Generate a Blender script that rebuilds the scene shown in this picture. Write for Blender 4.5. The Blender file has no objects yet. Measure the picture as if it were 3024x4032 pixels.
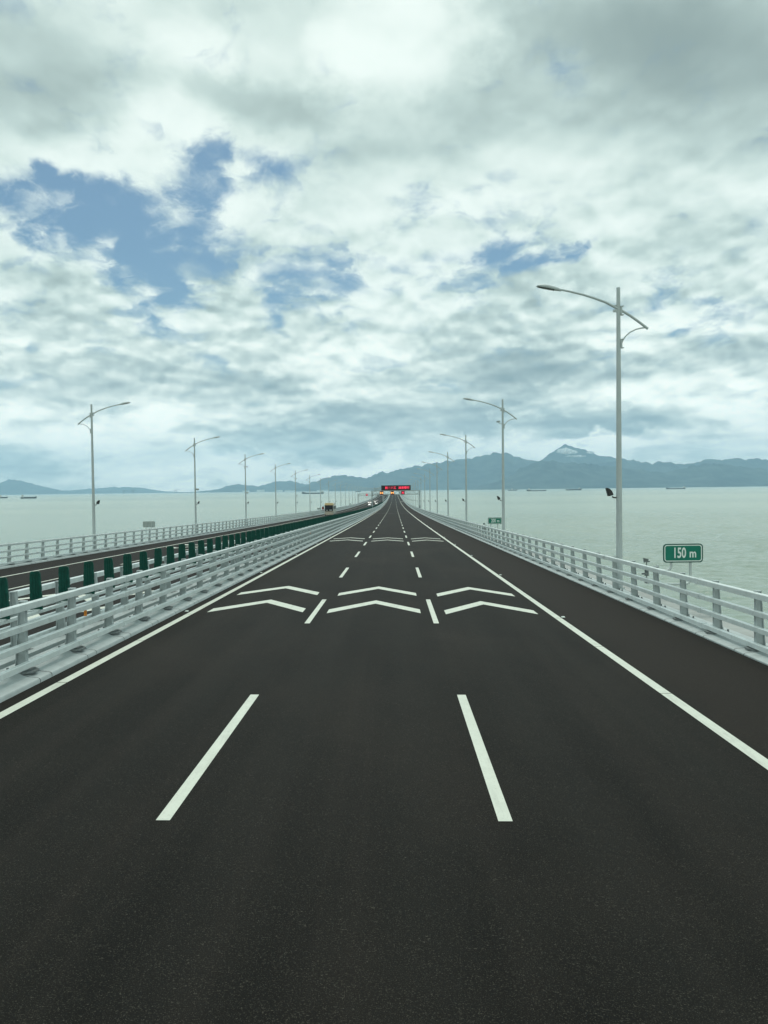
import bpy, bmesh, math, random
import numpy as np
from mathutils import Vector, noise as mnoise
R = math.radians
random.seed(7)
scene = bpy.context.scene
col = scene.collection

# ------------------------------------------------------------------ camera
PITCH, YAW, ROLL, CAM_H = -0.026974, 0.0128097, 0.011695, 3.468
cam_d = bpy.data.cameras.new('camera')
cam = bpy.data.objects.new('camera', cam_d); col.objects.link(cam); scene.camera = cam
cam_d.sensor_fit = 'VERTICAL'; cam_d.sensor_height = 24.0; cam_d.sensor_width = 18.0
cam_d.lens = 3271.45 / 4032 * 24.0
cam_d.clip_start = 0.1; cam_d.clip_end = 120000
_c, _s = math.cos(YAW), math.sin(YAW); _cp, _sp = math.cos(PITCH), math.sin(PITCH)
_r0 = Vector((_c, _s, 0)); _f = Vector((-_s*_cp, _c*_cp, _sp)); _u0 = Vector((_s*_sp, -_c*_sp, _cp))
_cr, _sr = math.cos(ROLL), math.sin(ROLL)
_r = _r0*_cr - _u0*_sr; _u = _r0*_sr + _u0*_cr
from mathutils import Matrix
cam.matrix_world = Matrix(((_r.x, _u.x, -_f.x, 0), (_r.y, _u.y, -_f.y, 0), (_r.z, _u.z, -_f.z, CAM_H), (0, 0, 0, 1)))

scene.render.engine = 'CYCLES'
scene.cycles.use_denoising = True
scene.cycles.max_bounces = 9
scene.cycles.diffuse_bounces = 3
scene.cycles.glossy_bounces = 3
scene.cycles.volume_bounces = 5
scene.cycles.sample_clamp_indirect = 8
scene.view_settings.view_transform = 'Standard'
scene.view_settings.look = 'None'
scene.view_settings.exposure = 0.0
scene.view_settings.gamma = 1.0

# ------------------------------------------------------------------ node helper
class NT:
    def __init__(self, tree): self.t = tree; self.n = tree.nodes; self.l = tree.links
    def node(self, typ, **kw):
        nd = self.n.new(typ)
        for k, v in kw.items(): setattr(nd, k, v)
        return nd
    def put(self, sock, v):
        if isinstance(v, bpy.types.NodeSocket): self.l.new(v, sock)
        elif v is not None: sock.default_value = v
    def math(self, op, a, b=None, c=None, clamp=False):
        nd = self.node('ShaderNodeMath', operation=op, use_clamp=clamp)
        self.put(nd.inputs[0], a); self.put(nd.inputs[1], b); self.put(nd.inputs[2], c)
        return nd.outputs[0]
    def vmath(self, op, a, b=None):
        nd = self.node('ShaderNodeVectorMath', operation=op)
        self.put(nd.inputs[0], a); self.put(nd.inputs[1], b)
        return nd.outputs[0]
    def scale(self, a, s):
        nd = self.node('ShaderNodeVectorMath', operation='SCALE'); self.put(nd.inputs[0], a); self.put(nd.inputs['Scale'], s)
        return nd.outputs[0]
    def comb(self, x, y, z):
        nd = self.node('ShaderNodeCombineXYZ'); self.put(nd.inputs[0], x); self.put(nd.inputs[1], y); self.put(nd.inputs[2], z)
        return nd.outputs[0]
    def sep(self, v):
        nd = self.node('ShaderNodeSeparateXYZ'); self.put(nd.inputs[0], v); return nd.outputs
    def noise(self, v, scale, detail=4, rough=.5, dist=0., lac=2.0, color=False, dim='3D'):
        nd = self.node('ShaderNodeTexNoise'); nd.noise_dimensions = dim
        self.put(nd.inputs['Vector'], v); self.put(nd.inputs['Scale'], scale); self.put(nd.inputs['Detail'], detail)
        self.put(nd.inputs['Roughness'], rough); self.put(nd.inputs['Lacunarity'], lac); self.put(nd.inputs['Distortion'], dist)
        return nd.outputs['Color'] if color else nd.outputs['Fac']
    def smooth(self, v, a, b, lo=0., hi=1.):
        nd = self.node('ShaderNodeMapRange', interpolation_type='SMOOTHSTEP'); self.put(nd.inputs['Value'], v)
        self.put(nd.inputs['From Min'], a); self.put(nd.inputs['From Max'], b); self.put(nd.inputs['To Min'], lo); self.put(nd.inputs['To Max'], hi)
        return nd.outputs[0]
    def mix(self, f, a, b):
        nd = self.node('ShaderNodeMix', data_type='RGBA'); self.put(nd.inputs[0], f); self.put(nd.inputs[6], a); self.put(nd.inputs[7], b)
        return nd.outputs[2]
    def ramp(self, f, stops):
        nd = self.node('ShaderNodeValToRGB'); cr = nd.color_ramp
        while len(cr.elements) < len(stops): cr.elements.new(0.5)
        for e, (p, c) in zip(cr.elements, stops): e.position = p; e.color = (*c, 1)
        self.put(nd.inputs[0], f); return nd.outputs[0]
    def mapping(self, v, loc, rot, scl, typ='TEXTURE'):
        nd = self.node('ShaderNodeMapping', vector_type=typ); self.put(nd.inputs['Vector'], v)
        nd.inputs['Location'].default_value = loc; nd.inputs['Rotation'].default_value = rot; nd.inputs['Scale'].default_value = scl
        return nd.outputs[0]

# ------------------------------------------------------------------ world: clouds over a clear blue sky
SUN_EL, SUN_AZ = 58.0, -4.0          # sun behind the bright cloud ahead
world = bpy.data.worlds.new('World'); scene.world = world; world.use_nodes = True
w = NT(world.node_tree); w.n.clear()
# each feature: azimuth, elevation, half-widths (degrees), rotation, weight
B2 = [(-0.3, 2.2, 0.8, 1.1, 60, 1.3), (6.2, 3.5, 1.1, 0.9, 0, 1.2), (9.4, 4.0, 1.8, 0.6, 10, 0.5), (13.4, 2.75, 1.5, 0.5, 14, 1.3), (15.3, 2.5, 0.7, 0.6, 0, 1.0), (16.6, 2.6, 0.8, 0.7, 0, 0.5), (-15.7, 3.9, 0.9, 0.7, 0, 0.6), (-22.8, 3.1, 2.5, 0.7, 0, 0.4), (-12.0, 4.3, 3.4, 0.4, 0, 0.5), (-6.7, 4.3, 3.5, 0.4, 8, 0.5), (19.8, 2.7, 3.3, 0.7, 0, 0.4), (2.8, 3.4, 2.2, 0.8, 0, 0.4)]      # small cumulus near the horizon
GAP = [(-24.5, 17.5, 5.2, 1.6, 0, 1.1), (-17.6, 17.0, 5.3, 2.0, 0, 1.1), (-12.6, 19.8, 1.7, 2.0, -30, 0.9), (-15.1, 13.9, 3.2, 1.6, 20, 1.0), (-8.9, 21.3, 3.4, 0.9, 10, 0.8), (-5.8, 19.2, 2.8, 1.4, 30, 0.45), (-8.7, 13.7, 4.7, 0.9, 5, 0.95), (-4.9, 15.4, 3.8, 0.7, 0, 0.6), (6.7, 15.8, 3.4, 0.8, 8, 0.85), (10.7, 15.8, 1.8, 0.3, 10, 0.5), (3.3, 20.0, 2.8, 0.5, 0, 0.4), (18.1, 11.2, 3.6, 0.6, 15, 0.75), (22.5, 9.9, 2.4, 0.6, 12, 0.5), (-24.7, 19.5, 0.5, 0.8, 0, 0.5), (4.4, 13.4, 0.9, 1.0, -40, 0.4), (9.2, 11.6, 1.8, 0.4, 5, 0.35)]
BRIGHT = B2 + [(0.9, 28.2, 3.4, 3.2, 0, 1.25), (-13.9, 27.5, 2.7, 1.1, 0, 0.6), (9.0, 24.8, 2.4, 0.9, 5, 0.55), (-16.1, 22.6, 3.6, 1.5, 0, 0.5), (-8.8, 28.5, 2.8, 1.2, 0, 0.2), (17.0, 21.8, 3.6, 1.0, 15, 0.4), (-21.8, 20.5, 4.5, 1.3, 0, 0.35), (-9.0, 17.0, 3.7, 1.7, 0, 0.3), (-1.5, 11.8, 8.2, 1.8, 0, 0.25), (-21.2, 13.6, 5.8, 1.4, 0, 0.35), (2.3, 15.3, 3.8, 1.4, 0, 0.3)]
DARK = [(13.6, 4.0, 5.0, 0.8, 0, 0.8), (-23.6, 25.6, 4.7, 3.0, 0, 1.0), (-19.8, 23.7, 3.2, 1.5, 0, 0.5), (-7.6, 25.1, 6.3, 1.1, 0, 0.8), (1.8, 24.2, 6.9, 1.5, 0, 0.5), (12.0, 27.3, 7.5, 2.6, 0, 0.75), (21.4, 24.1, 5.7, 3.0, 0, 0.8), (18.4, 27.2, 8.0, 1.8, 0, 0.35), (-7.9, 7.2, 8.2, 1.0, 0, 0.6), (-21.3, 6.4, 6.4, 1.0, 0, 0.45), (11.9, 7.8, 7.6, 1.2, 10, 0.5), (-4.6, 3.6, 4.8, 1.3, 0, 1.3), (8.9, 12.4, 4.0, 0.9, 10, 0.35), (22.5, 15.6, 5.1, 1.3, 10, 0.4), (6.4, 10.4, 4.6, 1.2, 0, 0.15), (-9.2, 3.2, 1.9, 0.9, 0, 0.3), (0.9, 5.0, 6.3, 0.9, 0, 0.3)]
d = w.node('ShaderNodeTexCoord').outputs['Generated']
dx, dy, dz = w.sep(d)
az = w.math('MULTIPLY', w.math('ARCTAN2', dx, dy), 180/math.pi)
el = w.math('MULTIPLY', w.math('ARCSINE', dz), 180/math.pi)
zc = w.math('ADD', w.math('MAXIMUM', dz, 0.0), 0.16)
plane = w.comb(w.math('DIVIDE', dx, zc), w.math('MULTIPLY', w.math('DIVIDE', dy, zc), 0.62), 0.37)     # the cloud layer seen in perspective
zc2 = w.math('ADD', w.math('MAXIMUM', dz, 0.0), 0.32)
puff = w.comb(w.math('DIVIDE', dx, zc2), w.math('MULTIPLY', w.math('DIVIDE', dy, zc2), 0.80), 2.9)     # billows, less foreshortened
ae = w.comb(az, el, 0.0)
warp = w.scale(w.vmath('SUBTRACT', w.noise(puff, 2.6, 7, .62, color=True, dim='2D'), (.5, .5, .5)), 1.0)
ws = w.sep(warp)
ae_w = w.vmath('ADD', ae, w.comb(w.math('MULTIPLY', ws[0], 13.0), w.math('MULTIPLY', ws[1], 7.0), 0.0))
def blobs(lst, grow, sat=1.6):
    tot = None
    for a, e, ra, re, rot, wt in lst:
        m = w.mapping(ae_w, (a, e, 0), (0, 0, R(rot*re/ra)), (ra*grow, re*grow, 1))
        g = w.node('ShaderNodeTexGradient', gradient_type='SPHERICAL'); w.put(g.inputs[0], m)
        v = w.math('MULTIPLY', w.math('SMOOTH_MIN', w.math('MULTIPLY', g.outputs['Fac'], sat), 1.0, .3), wt)
        tot = v if tot is None else w.math('ADD', tot, v)
    return tot
gap = w.math('MINIMUM', blobs(GAP, 1.95, 1.3), 1.15)
bright = blobs(BRIGHT, 1.7)
dark = blobs(DARK, 1.7)
low = w.smooth(el, 1.5, 10, .42, 1.0)
def low_a(k): return w.math('MULTIPLY', low, k)
def cloud(off):
    pl = w.vmath('ADD', plane, (off[0], off[1], 0)) if off else plane
    pf = w.vmath('ADD', puff, (off[0]*.8, off[1]*.8, 0)) if off else puff
    a_ = w.math('MULTIPLY', w.math('SUBTRACT', w.noise(pl, 1.9, 5, .50, .1), .5), .60)
    b_ = w.math('MULTIPLY', w.math('SUBTRACT', w.noise(pf, 7.0, 10, .55, .12, dim='2D'), .5), low_a(1.0))
    vo = w.node('ShaderNodeTexVoronoi', feature='SMOOTH_F1', voronoi_dimensions='2D'); w.put(vo.inputs['Vector'], w.vmath('ADD', pf, w.scale(warp, .16))); vo.inputs['Scale'].default_value = 11.; vo.inputs['Smoothness'].default_value = .6; vo.inputs['Detail'].default_value = 1.; vo.inputs['Roughness'].default_value = .5
    c_ = w.math('MULTIPLY', w.math('SUBTRACT', .45, vo.outputs['Distance']), low_a(.46))
    return w.math('ADD', w.math('ADD', a_, b_), c_)
d0 = cloud(None); d1 = cloud((.0, .035))
relief = w.math('SUBTRACT', d0, d1)                 # slopes facing the sun are brighter
dens = w.math('SUBTRACT', w.math('ADD', d0, w.smooth(el, 6, 24, .41, .49)), w.math('MULTIPLY', gap, .66))
wisp = w.noise(w.vmath('ADD', w.vmath('MULTIPLY', puff, (1, 1.6, 1)), w.scale(warp, .35)), 11., 9, .62, .6, dim='2D')
alpha = w.smooth(w.math('ADD', dens, w.math('MULTIPLY', w.math('SUBTRACT', wisp, .5), .95)), -.40, .30)
n_sh = w.noise(w.vmath('ADD', w.vmath('MULTIPLY', plane, (1, 1.3, 1)), (3.1, 9.7, 0)), 1.35, 5, .50, .3, dim='2D')
n_sh2 = w.noise(w.vmath('ADD', w.vmath('MULTIPLY', puff, (1, 1.15, 1)), (1.7, 4.2, 5.0)), 3.7, 7, .48, .15, dim='2D')
hi_el = w.smooth(el, 11, 24)                        # overhead the base is smooth and close
n_bank = w.noise(w.vmath('ADD', w.comb(w.math('MULTIPLY', az, .055), w.math('MULTIPLY', el, .21), 0.), w.scale(warp, .5)), 1.5, 6, .52, .2, dim='2D')     # far banks near the horizon
lo_el = w.smooth(el, 14, 5)
lum = w.math('ADD', .66, w.math('MULTIPLY', w.math('SUBTRACT', n_sh, .5), w.math('SUBTRACT', 1.2, w.math('MULTIPLY', lo_el, .7))))
lum = w.math('ADD', lum, w.math('MULTIPLY', w.math('SUBTRACT', n_bank, .5), w.math('MULTIPLY', lo_el, 2.0)))
lum = w.math('ADD', lum, w.math('MULTIPLY', w.math('SUBTRACT', n_sh2, .5), w.math('SUBTRACT', .95, w.math('MULTIPLY', w.math('MAXIMUM', hi_el, lo_el), .45))))
lum = w.math('ADD', lum, w.math('MULTIPLY', relief, w.math('SUBTRACT', 1.5, w.math('ADD', w.math('MULTIPLY', hi_el, 1.15), w.math('MULTIPLY', lo_el, .45)))))
lum = w.math('ADD', lum, w.math('MULTIPLY', w.math('MINIMUM', gap, .5), .16))
lum = w.math('ADD', lum, w.math('MULTIPLY', bright, .42))
lum = w.math('SUBTRACT', lum, w.math('MULTIPLY', dark, .42))
lum = w.math('SUBTRACT', lum, w.smooth(el, 12, 3, 0, -.14))
lum = w.smooth(lum, -.34, 1.28)
c_hi = w.ramp(lum, [(0.0, (.30, .385, .37)), (.28, (.43, .54, .51)), (.50, (.56, .69, .65)), (.70, (.72, .85, .795)), (1.0, (.95, 1.05, .99))])
c_lo = w.ramp(lum, [(0.0, (.22, .31, .345)), (.28, (.41, .505, .51)), (.50, (.64, .74, .70)), (.70, (.90, .98, .90)), (1.0, (1.40, 1.42, 1.28))])
c_cloud = w.mix(w.smooth(el, 1.5, 15), c_lo, c_hi)
over = w.smooth(el, 34, 70, 1.0, 1.35)
sky = w.node('ShaderNodeTexSky', sky_type='NISHITA'); sky.sun_disc = False
sky.sun_elevation = R(SUN_EL); sky.sun_rotation = R(SUN_AZ); sky.air_density = 1.0; sky.dust_density = 1.5; sky.ozone_density = 1.5
tint = w.vmath('MULTIPLY', sky.outputs[0], (.70, .97, 1.06))
bg_sky = w.node('ShaderNodeBackground'); w.put(bg_sky.inputs[0], tint); bg_sky.inputs[1].default_value = 0.066
bg_cl = w.node('ShaderNodeBackground'); w.put(bg_cl.inputs[0], c_cloud); w.put(bg_cl.inputs[1], over)
mx = w.node('ShaderNodeMixShader'); w.put(mx.inputs[0], alpha); w.put(mx.inputs[1], bg_sky.outputs[0]); w.put(mx.inputs[2], bg_cl.outputs[0])
wo = w.node('ShaderNodeOutputWorld'); w.put(wo.inputs[0], mx.outputs[0])
world.cycles.sampling_method = 'MANUAL'; world.cycles.sample_map_resolution = 512

# ------------------------------------------------------------------ sun, veiled by cloud
sd = bpy.data.lights.new('sun', 'SUN'); sd.energy = 1.5; sd.angle = R(14); sd.color = (1.0, .97, .88)
sun = bpy.data.objects.new('sun', sd); col.objects.link(sun)
sv = Vector((math.sin(R(SUN_AZ))*math.cos(R(SUN_EL)), math.cos(R(SUN_AZ))*math.cos(R(SUN_EL)), math.sin(R(SUN_EL))))
sun.rotation_euler = sv.to_track_quat('Z', 'Y').to_euler()
sun.location = (0, 0, 60)

# ------------------------------------------------------------------ materials
def mat(name, base=(.5, .5, .5), rough=.5, metal=0., spec=.5, var=0., vscale=6., bump=0., bscale=40., emit=None, estr=0., dirt=None, dirt_amt=0., dscale=2.):
    m = bpy.data.materials.new(name); m.use_nodes = True
    t = NT(m.node_tree); b = m.node_tree.nodes['Principled BSDF']
    obj = t.node('ShaderNodeTexCoord').outputs['Object']
    c = (*base, 1)
    if var or dirt:
        nz = t.noise(obj, vscale, 5, .6)
        lo = tuple(max(0, x*(1-var)) for x in base); hi = tuple(min(1, x*(1+var)) for x in base)
        c = t.mix(t.smooth(nz, .3, .7), (*lo, 1), (*hi, 1))
        if dirt:
            c = t.mix(t.math('MULTIPLY', t.smooth(t.noise(obj, dscale, 8, .65, .5), .52, .75), dirt_amt), c, (*dirt, 1))
    t.put(b.inputs['Base Color'], c)
    b.inputs['Roughness'].default_value = rough; b.inputs['Metallic'].default_value = metal; b.inputs['Specular IOR Level'].default_value = spec
    if bump:
        bp = t.node('ShaderNodeBump'); bp.inputs['Strength'].default_value = bump; bp.inputs['Distance'].default_value = .01
        t.put(bp.inputs['Height'], t.noise(obj, bscale, 5, .6)); t.put(b.inputs['Normal'], bp.outputs[0])
    if emit:
        b.inputs['Emission Color'].default_value = (*emit, 1); b.inputs['Emission Strength'].default_value = estr
    return m

def asphalt():
    m = bpy.data.materials.new('asphalt'); m.use_nodes = True
    t = NT(m.node_tree); b = m.node_tree.nodes['Principled BSDF']
    P = t.node('ShaderNodeTexCoord').outputs['Object']
    x, y, z = t.sep(P)
    grain = t.noise(P, 95, 3, .7)
    grain2 = t.noise(P, 38, 3, .7)
    mott = t.noise(t.vmath('MULTIPLY', P, (1, .35, 1)), .9, 6, .6, .4)
    streak = t.noise(t.vmath('MULTIPLY', P, (1, .02, 1)), 1.6, 4, .55)
    tracks = t.math('ABSOLUTE', t.math('SUBTRACT', t.math('FRACT', t.math('DIVIDE', t.math('ADD', x, 6.33), 1.875)), .5))       # two wheel paths in each lane
    tracks = t.math('MULTIPLY', t.smooth(tracks, .28, .06), t.math('ADD', .35, streak))
    c = t.mix(t.smooth(mott, .28, .72), (.0026, .0027, .0022, 1), (.0068, .0066, .0053, 1))
    c = t.mix(t.math('MULTIPLY', tracks, .45), c, (.0100, .0100, .0087, 1))
    c = t.mix(t.math('MULTIPLY', t.smooth(streak, .45, .72), .5), c, (.0140, .0118, .0098, 1))
    big = t.noise(t.vmath('MULTIPLY', P, (1, .6, 1)), .22, 4, .5, .3)
    c = t.mix(t.math('MULTIPLY', t.smooth(big, .45, .70), .4), c, (.0215, .0170, .0135, 1))
    sh = t.smooth(t.math('ADD', x, t.math('MULTIPLY', t.math('SUBTRACT', mott, .5), 1.2)), 4.9, 5.4)      # the unworn shoulder is browner
    c = t.mix(t.math('MULTIPLY', sh, .8), c, (.0140, .0104, .0082, 1))
    edge = t.math('MAXIMUM', t.smooth(t.math('ADD', x, t.math('MULTIPLY', t.math('SUBTRACT', mott, .5), .5)), 7.45, 7.85), t.smooth(t.math('SUBTRACT', x, t.math('MULTIPLY', t.math('SUBTRACT', mott, .5), .2)), -6.72, -6.88))      # dark brown band along the kerb edges
    c = t.mix(t.math('MULTIPLY', edge, .75), c, (.0050, .0042, .0034, 1))
    c = t.mix(t.smooth(grain, .54, .74), c, (.082, .077, .060, 1))
    c = t.mix(t.smooth(grain2, .61, .74), c, (.080, .075, .061, 1))
    c = t.mix(t.math('MULTIPLY', t.smooth(grain, .48, .30), .7), c, (.003, .003, .003, 1))
    t.put(b.inputs['Base Color'], c)
    b.inputs['Roughness'].default_value = .80; b.inputs['Specular IOR Level'].default_value = .11
    bp = t.node('ShaderNodeBump'); bp.inputs['Strength'].default_value = .35; bp.inputs['Distance'].default_value = .006
    t.put(bp.inputs['Height'], t.noise(P, 70, 4, .65)); t.put(b.inputs['Normal'], bp.outputs[0])
    return m

def marking_paint():
    m = bpy.data.materials.new('marking_paint'); m.use_nodes = True
    t = NT(m.node_tree); b = m.node_tree.nodes['Principled BSDF']
    P = t.node('ShaderNodeTexCoord').outputs['Object']
    c = t.mix(t.smooth(t.noise(P, 3.0, 6, .6), .3, .7), (.555, .585, .515, 1), (.61, .64, .565, 1))
    c = t.mix(t.math('MULTIPLY', t.smooth(t.noise(P, 34, 6, .72), .54, .72), .6), c, (.24, .25, .225, 1))
    c = t.mix(t.math('MULTIPLY', t.smooth(t.noise(t.vmath('MULTIPLY', P, (1, .12, 1)), 5.0, 6, .6, .3), .52, .74), .45), c, (.33, .34, .30, 1))
    t.put(b.inputs['Base Color'], c); b.inputs['Roughness'].default_value = .6; b.inputs['Specular IOR Level'].default_value = .3
    return m

def water_mat():
    m = bpy.data.materials.new('sea_water'); m.use_nodes = True
    t = NT(m.node_tree); b = m.node_tree.nodes['Principled BSDF']
    P = t.node('ShaderNodeTexCoord').outputs['Object']
    big = t.noise(t.vmath('MULTIPLY', P, (.35, 1, 1)), .004, 5, .55, .5)
    band = t.noise(t.vmath('MULTIPLY', P, (.12, 1, 1)), .0012, 3, .5)
    c = t.mix(t.smooth(big, .3, .7), (.220, .285, .245, 1), (.270, .335, .285, 1))
    c = t.mix(t.smooth(band, .35, .65), c, (.34, .40, .325, 1))
    t.put(b.inputs['Base Color'], c)
    b.inputs['Roughness'].default_value = .22; b.inputs['IOR'].default_value = 1.333; b.inputs['Specular IOR Level'].default_value = .5
    h1 = t.noise(t.vmath('MULTIPLY', P, (.55, 1.0, 1)), .85, 5, .55, .6)
    h2 = t.noise(t.vmath('MULTIPLY', P, (.6, 1.0, 1)), .22, 4, .5, .4)
    h = t.math('ADD', t.math('MULTIPLY', h1, .55), t.math('MULTIPLY', h2, 1.1))
    bp = t.node('ShaderNodeBump'); bp.inputs['Strength'].default_value = 1.0; bp.inputs['Distance'].default_value = .75
    t.put(bp.inputs['Height'], h); t.put(b.inputs['Normal'], bp.outputs[0])
    return m

def hill_mat(name, lo, hi):
    m = bpy.data.materials.new(name); m.use_nodes = True
    t = NT(m.node_tree); b = m.node_tree.nodes['Principled BSDF']
    P = t.node('ShaderNodeTexCoord').outputs['Object']
    t.put(b.inputs['Base Color'], t.mix(t.smooth(t.noise(P, .004, 8, .65), .35, .68), (*lo, 1), (*hi, 1)))
    b.inputs['Roughness'].default_value = .95; b.inputs['Specular IOR Level'].default_value = .1
    return m

M = dict(
    asphalt=asphalt(), paint=marking_paint(), water=water_mat(),
    hill=hill_mat('hill_scrub', (.008, .020, .024), (.065, .090, .080)),
    concrete=mat('kerb_casing', (.40, .45, .45), .45, var=.08, vscale=3, bump=.1, bscale=50, dirt=(.27, .30, .295), dirt_amt=.45, dscale=1.3),
    deck=mat('deck_concrete', (.33, .35, .34), .85, var=.12, vscale=.6, dirt=(.18, .19, .18), dirt_amt=.4),
    joint=mat('dark_joint', (.03, .032, .032), .8),
    rail=mat('rail_paint', (.645, .71, .705), .32, spec=.5, var=.07, vscale=3, dirt=(.33, .365, .36), dirt_amt=.5, dscale=2.6),
    post=mat('post_paint', (.39, .44, .44), .45, spec=.4, var=.12, vscale=4, dirt=(.19, .21, .205), dirt_amt=.6, dscale=3.),
    plate=mat('base_plate_steel', (.19, .215, .215), .6, metal=.3, var=.3, vscale=8),
    board=mat('green_board', (.002, .060, .043), .6, spec=.25, var=.25, vscale=9, bump=.5, bscale=30),
    lamp=mat('lamp_paint', (.43, .485, .485), .45, spec=.4, var=.05, vscale=2, dirt=(.31, .345, .35), dirt_amt=.4, dscale=1.3),
    lens=mat('lamp_lens', (.11, .13, .13), .25, spec=.6),
    black=mat('black_casing', (.012, .014, .014), .45),
    glass=mat('floodlight_glass', (.10, .13, .13), .12, spec=.8),
    sign=mat('sign_green', (.002, .165, .112), .38, spec=.3, var=.05, vscale=2),
    sign_edge=mat('sign_edge_green', (.002, .075, .055), .45),
    white=mat('white_sheet', (.72, .78, .74), .45, var=.03, vscale=3),
    back=mat('sign_back', (.36, .41, .40), .5, metal=.4, var=.08),
    galv=mat('galvanised_steel', (.50, .55, .54), .45, metal=.15, var=.12, vscale=3),
    ledboard=mat('led_board_face', (.006, .008, .011), .5),
    led_red=mat('led_red', (.3, .01, .02), .5, emit=(1.0, .035, .09), estr=1.5),
    led_red_dim=mat('led_red_dim', (.2, .01, .02), .5, emit=(.55, .02, .06), estr=.8),
    led_amber=mat('led_amber', (.4, .15, .05), .5, emit=(1.0, .42, .11), estr=1.5),
    led_glow=mat('led_red_rim', (.2, .01, .01), .5, emit=(.42, .02, .01), estr=.6),
    orange=mat('orange_reflector', (.75, .25, .02), .5),
    red=mat('red_box', (.22, .02, .02), .5),
)

# ------------------------------------------------------------------ mesh builder
class MB:
    def __init__(self): self.v = []; self.f = []; self.mi = []; self.cur = 0
    def quadgrid(self, rows, close_u=False, cap=False):
        base = len(self.v); n = len(rows[0])
        for r in rows: self.v += [tuple(p) for p in r]
        for i in range(len(rows)-1):
            for j in range(n if close_u else n-1):
                a = base+i*n+j; b = base+i*n+(j+1) % n
                self.f.append((a, b, b+n, a+n)); self.mi.append(self.cur)
        if cap:
            self.f.append(tuple(base+j for j in reversed(range(n)))); self.mi.append(self.cur)
            k = base+(len(rows)-1)*n
            self.f.append(tuple(k+j for j in range(n))); self.mi.append(self.cur)
        return self
    def box(self, c, s, rz=0., top=None):
        """box centred at c with sizes s; top=(sx,sy) tapers the upper face"""
        hx, hy, hz = s[0]/2, s[1]/2, s[2]/2
        tx, ty = (top[0]/2, top[1]/2) if top else (hx, hy)
        pts = [(-hx,-hy,-hz),(hx,-hy,-hz),(hx,hy,-hz),(-hx,hy,-hz),(-tx,-ty,hz),(tx,-ty,hz),(tx,ty,hz),(-tx,ty,hz)]
        cs, sn = math.cos(rz), math.sin(rz); b = len(self.v)
        self.v += [(c[0]+cs*x-sn*y, c[1]+sn*x+cs*y, c[2]+z) for x, y, z in pts]
        for f in ((0,3,2,1),(4,5,6,7),(0,1,5,4),(1,2,6,5),(2,3,7,6),(3,0,4,7)):
            self.f.append(tuple(b+i for i in f)); self.mi.append(self.cur)
        return self
    def tube(self, path, radii, n=10, cap=True):
        path = [Vector(p) for p in path]
        if not hasattr(radii, '__len__'): radii = [radii]*len(path)
        rows = []; up = Vector((0, 1, 0))
        for i, p in enumerate(path):
            t = (path[min(i+1, len(path)-1)]-path[max(i-1, 0)]).normalized()
            if abs(t.dot(up)) > .95: up = Vector((1, 0, 0))
            s = t.cross(up).normalized(); u = s.cross(t).normalized()
            rows.append([p+(s*math.cos(2*math.pi*k/n)+u*math.sin(2*math.pi*k/n))*radii[i] for k in range(n)])
        return self.quadgrid(rows, True, cap)
    def prism(self, poly, axis='y', a=0., b=.05):
        """poly of 2-D points extruded along an axis ('y': points are x,z)"""
        base = len(self.v); n = len(poly)
        for q in (a, b):
            for p in poly:
                self.v.append((p[0], q, p[1]) if axis == 'y' else (q, p[0], p[1]) if axis == 'x' else (p[0], p[1], q))
        self.f.append(tuple(base+i for i in range(n))); self.f.append(tuple(base+n+i for i in reversed(range(n)))); self.mi += [self.cur]*2
        for i in range(n):
            j = (i+1) % n
            self.f.append((base+j, base+i, base+n+i, base+n+j)); self.mi.append(self.cur)
        return self
    def sphere(self, c, r, nu=14, nv=8):
        rows = []
        for i in range(nv+1):
            th = math.pi*i/nv
            rows.append([(c[0]+r[0]*math.sin(max(th,1e-3))*math.cos(2*math.pi*j/nu), c[1]+r[1]*math.sin(max(th,1e-3))*math.sin(2*math.pi*j/nu), c[2]+r[2]*math.cos(th)) for j in range(nu)])
        return self.quadgrid(rows, True)
    def mesh(self, name, mats, smooth=False):
        me = bpy.data.meshes.new(name); me.from_pydata(self.v, [], self.f)
        for m in (mats if isinstance(mats, (list, tuple)) else [mats]): me.materials.append(m)
        me.polygons.foreach_set('material_index', self.mi)
        bm = bmesh.new(); bm.from_mesh(me); bmesh.ops.recalc_face_normals(bm, faces=bm.faces); bm.to_mesh(me); bm.free()
        if smooth:
            me.polygons.foreach_set('use_smooth', [True]*len(me.polygons))
            try: me.set_sharp_from_angle(angle=R(38))
            except Exception: pass
        me.update(); return me
    def build(self, name, mats, parent=None, smooth=False, loc=None):
        return link(name, self.mesh(name, mats, smooth), parent, loc)

def link(name, data, parent=None, loc=None):
    o = bpy.data.objects.new(name, data); col.objects.link(o)
    if parent: o.parent = parent
    if loc: o.location = loc
    return o
def tag(o, label=None, cat=None, group=None, kind=None):
    for k, v in (('label', label), ('category', cat), ('group', group), ('kind', kind)):
        if v: o[k] = v
    return o
def empty(name, loc, rz=0.):
    o = bpy.data.objects.new(name, None); col.objects.link(o); o.location = loc; o.rotation_euler = (0, 0, rz); o.empty_display_size = .3; return o
def copy_tree(o, parent=None):
    kids = [c for c in o.children]
    c = o.copy(); col.objects.link(c)
    if parent: c.parent = parent
    for k in kids: copy_tree(k, c)
    return c
def strip(v, *keys):
    for k in keys:
        if k in v: del v[k]

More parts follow.
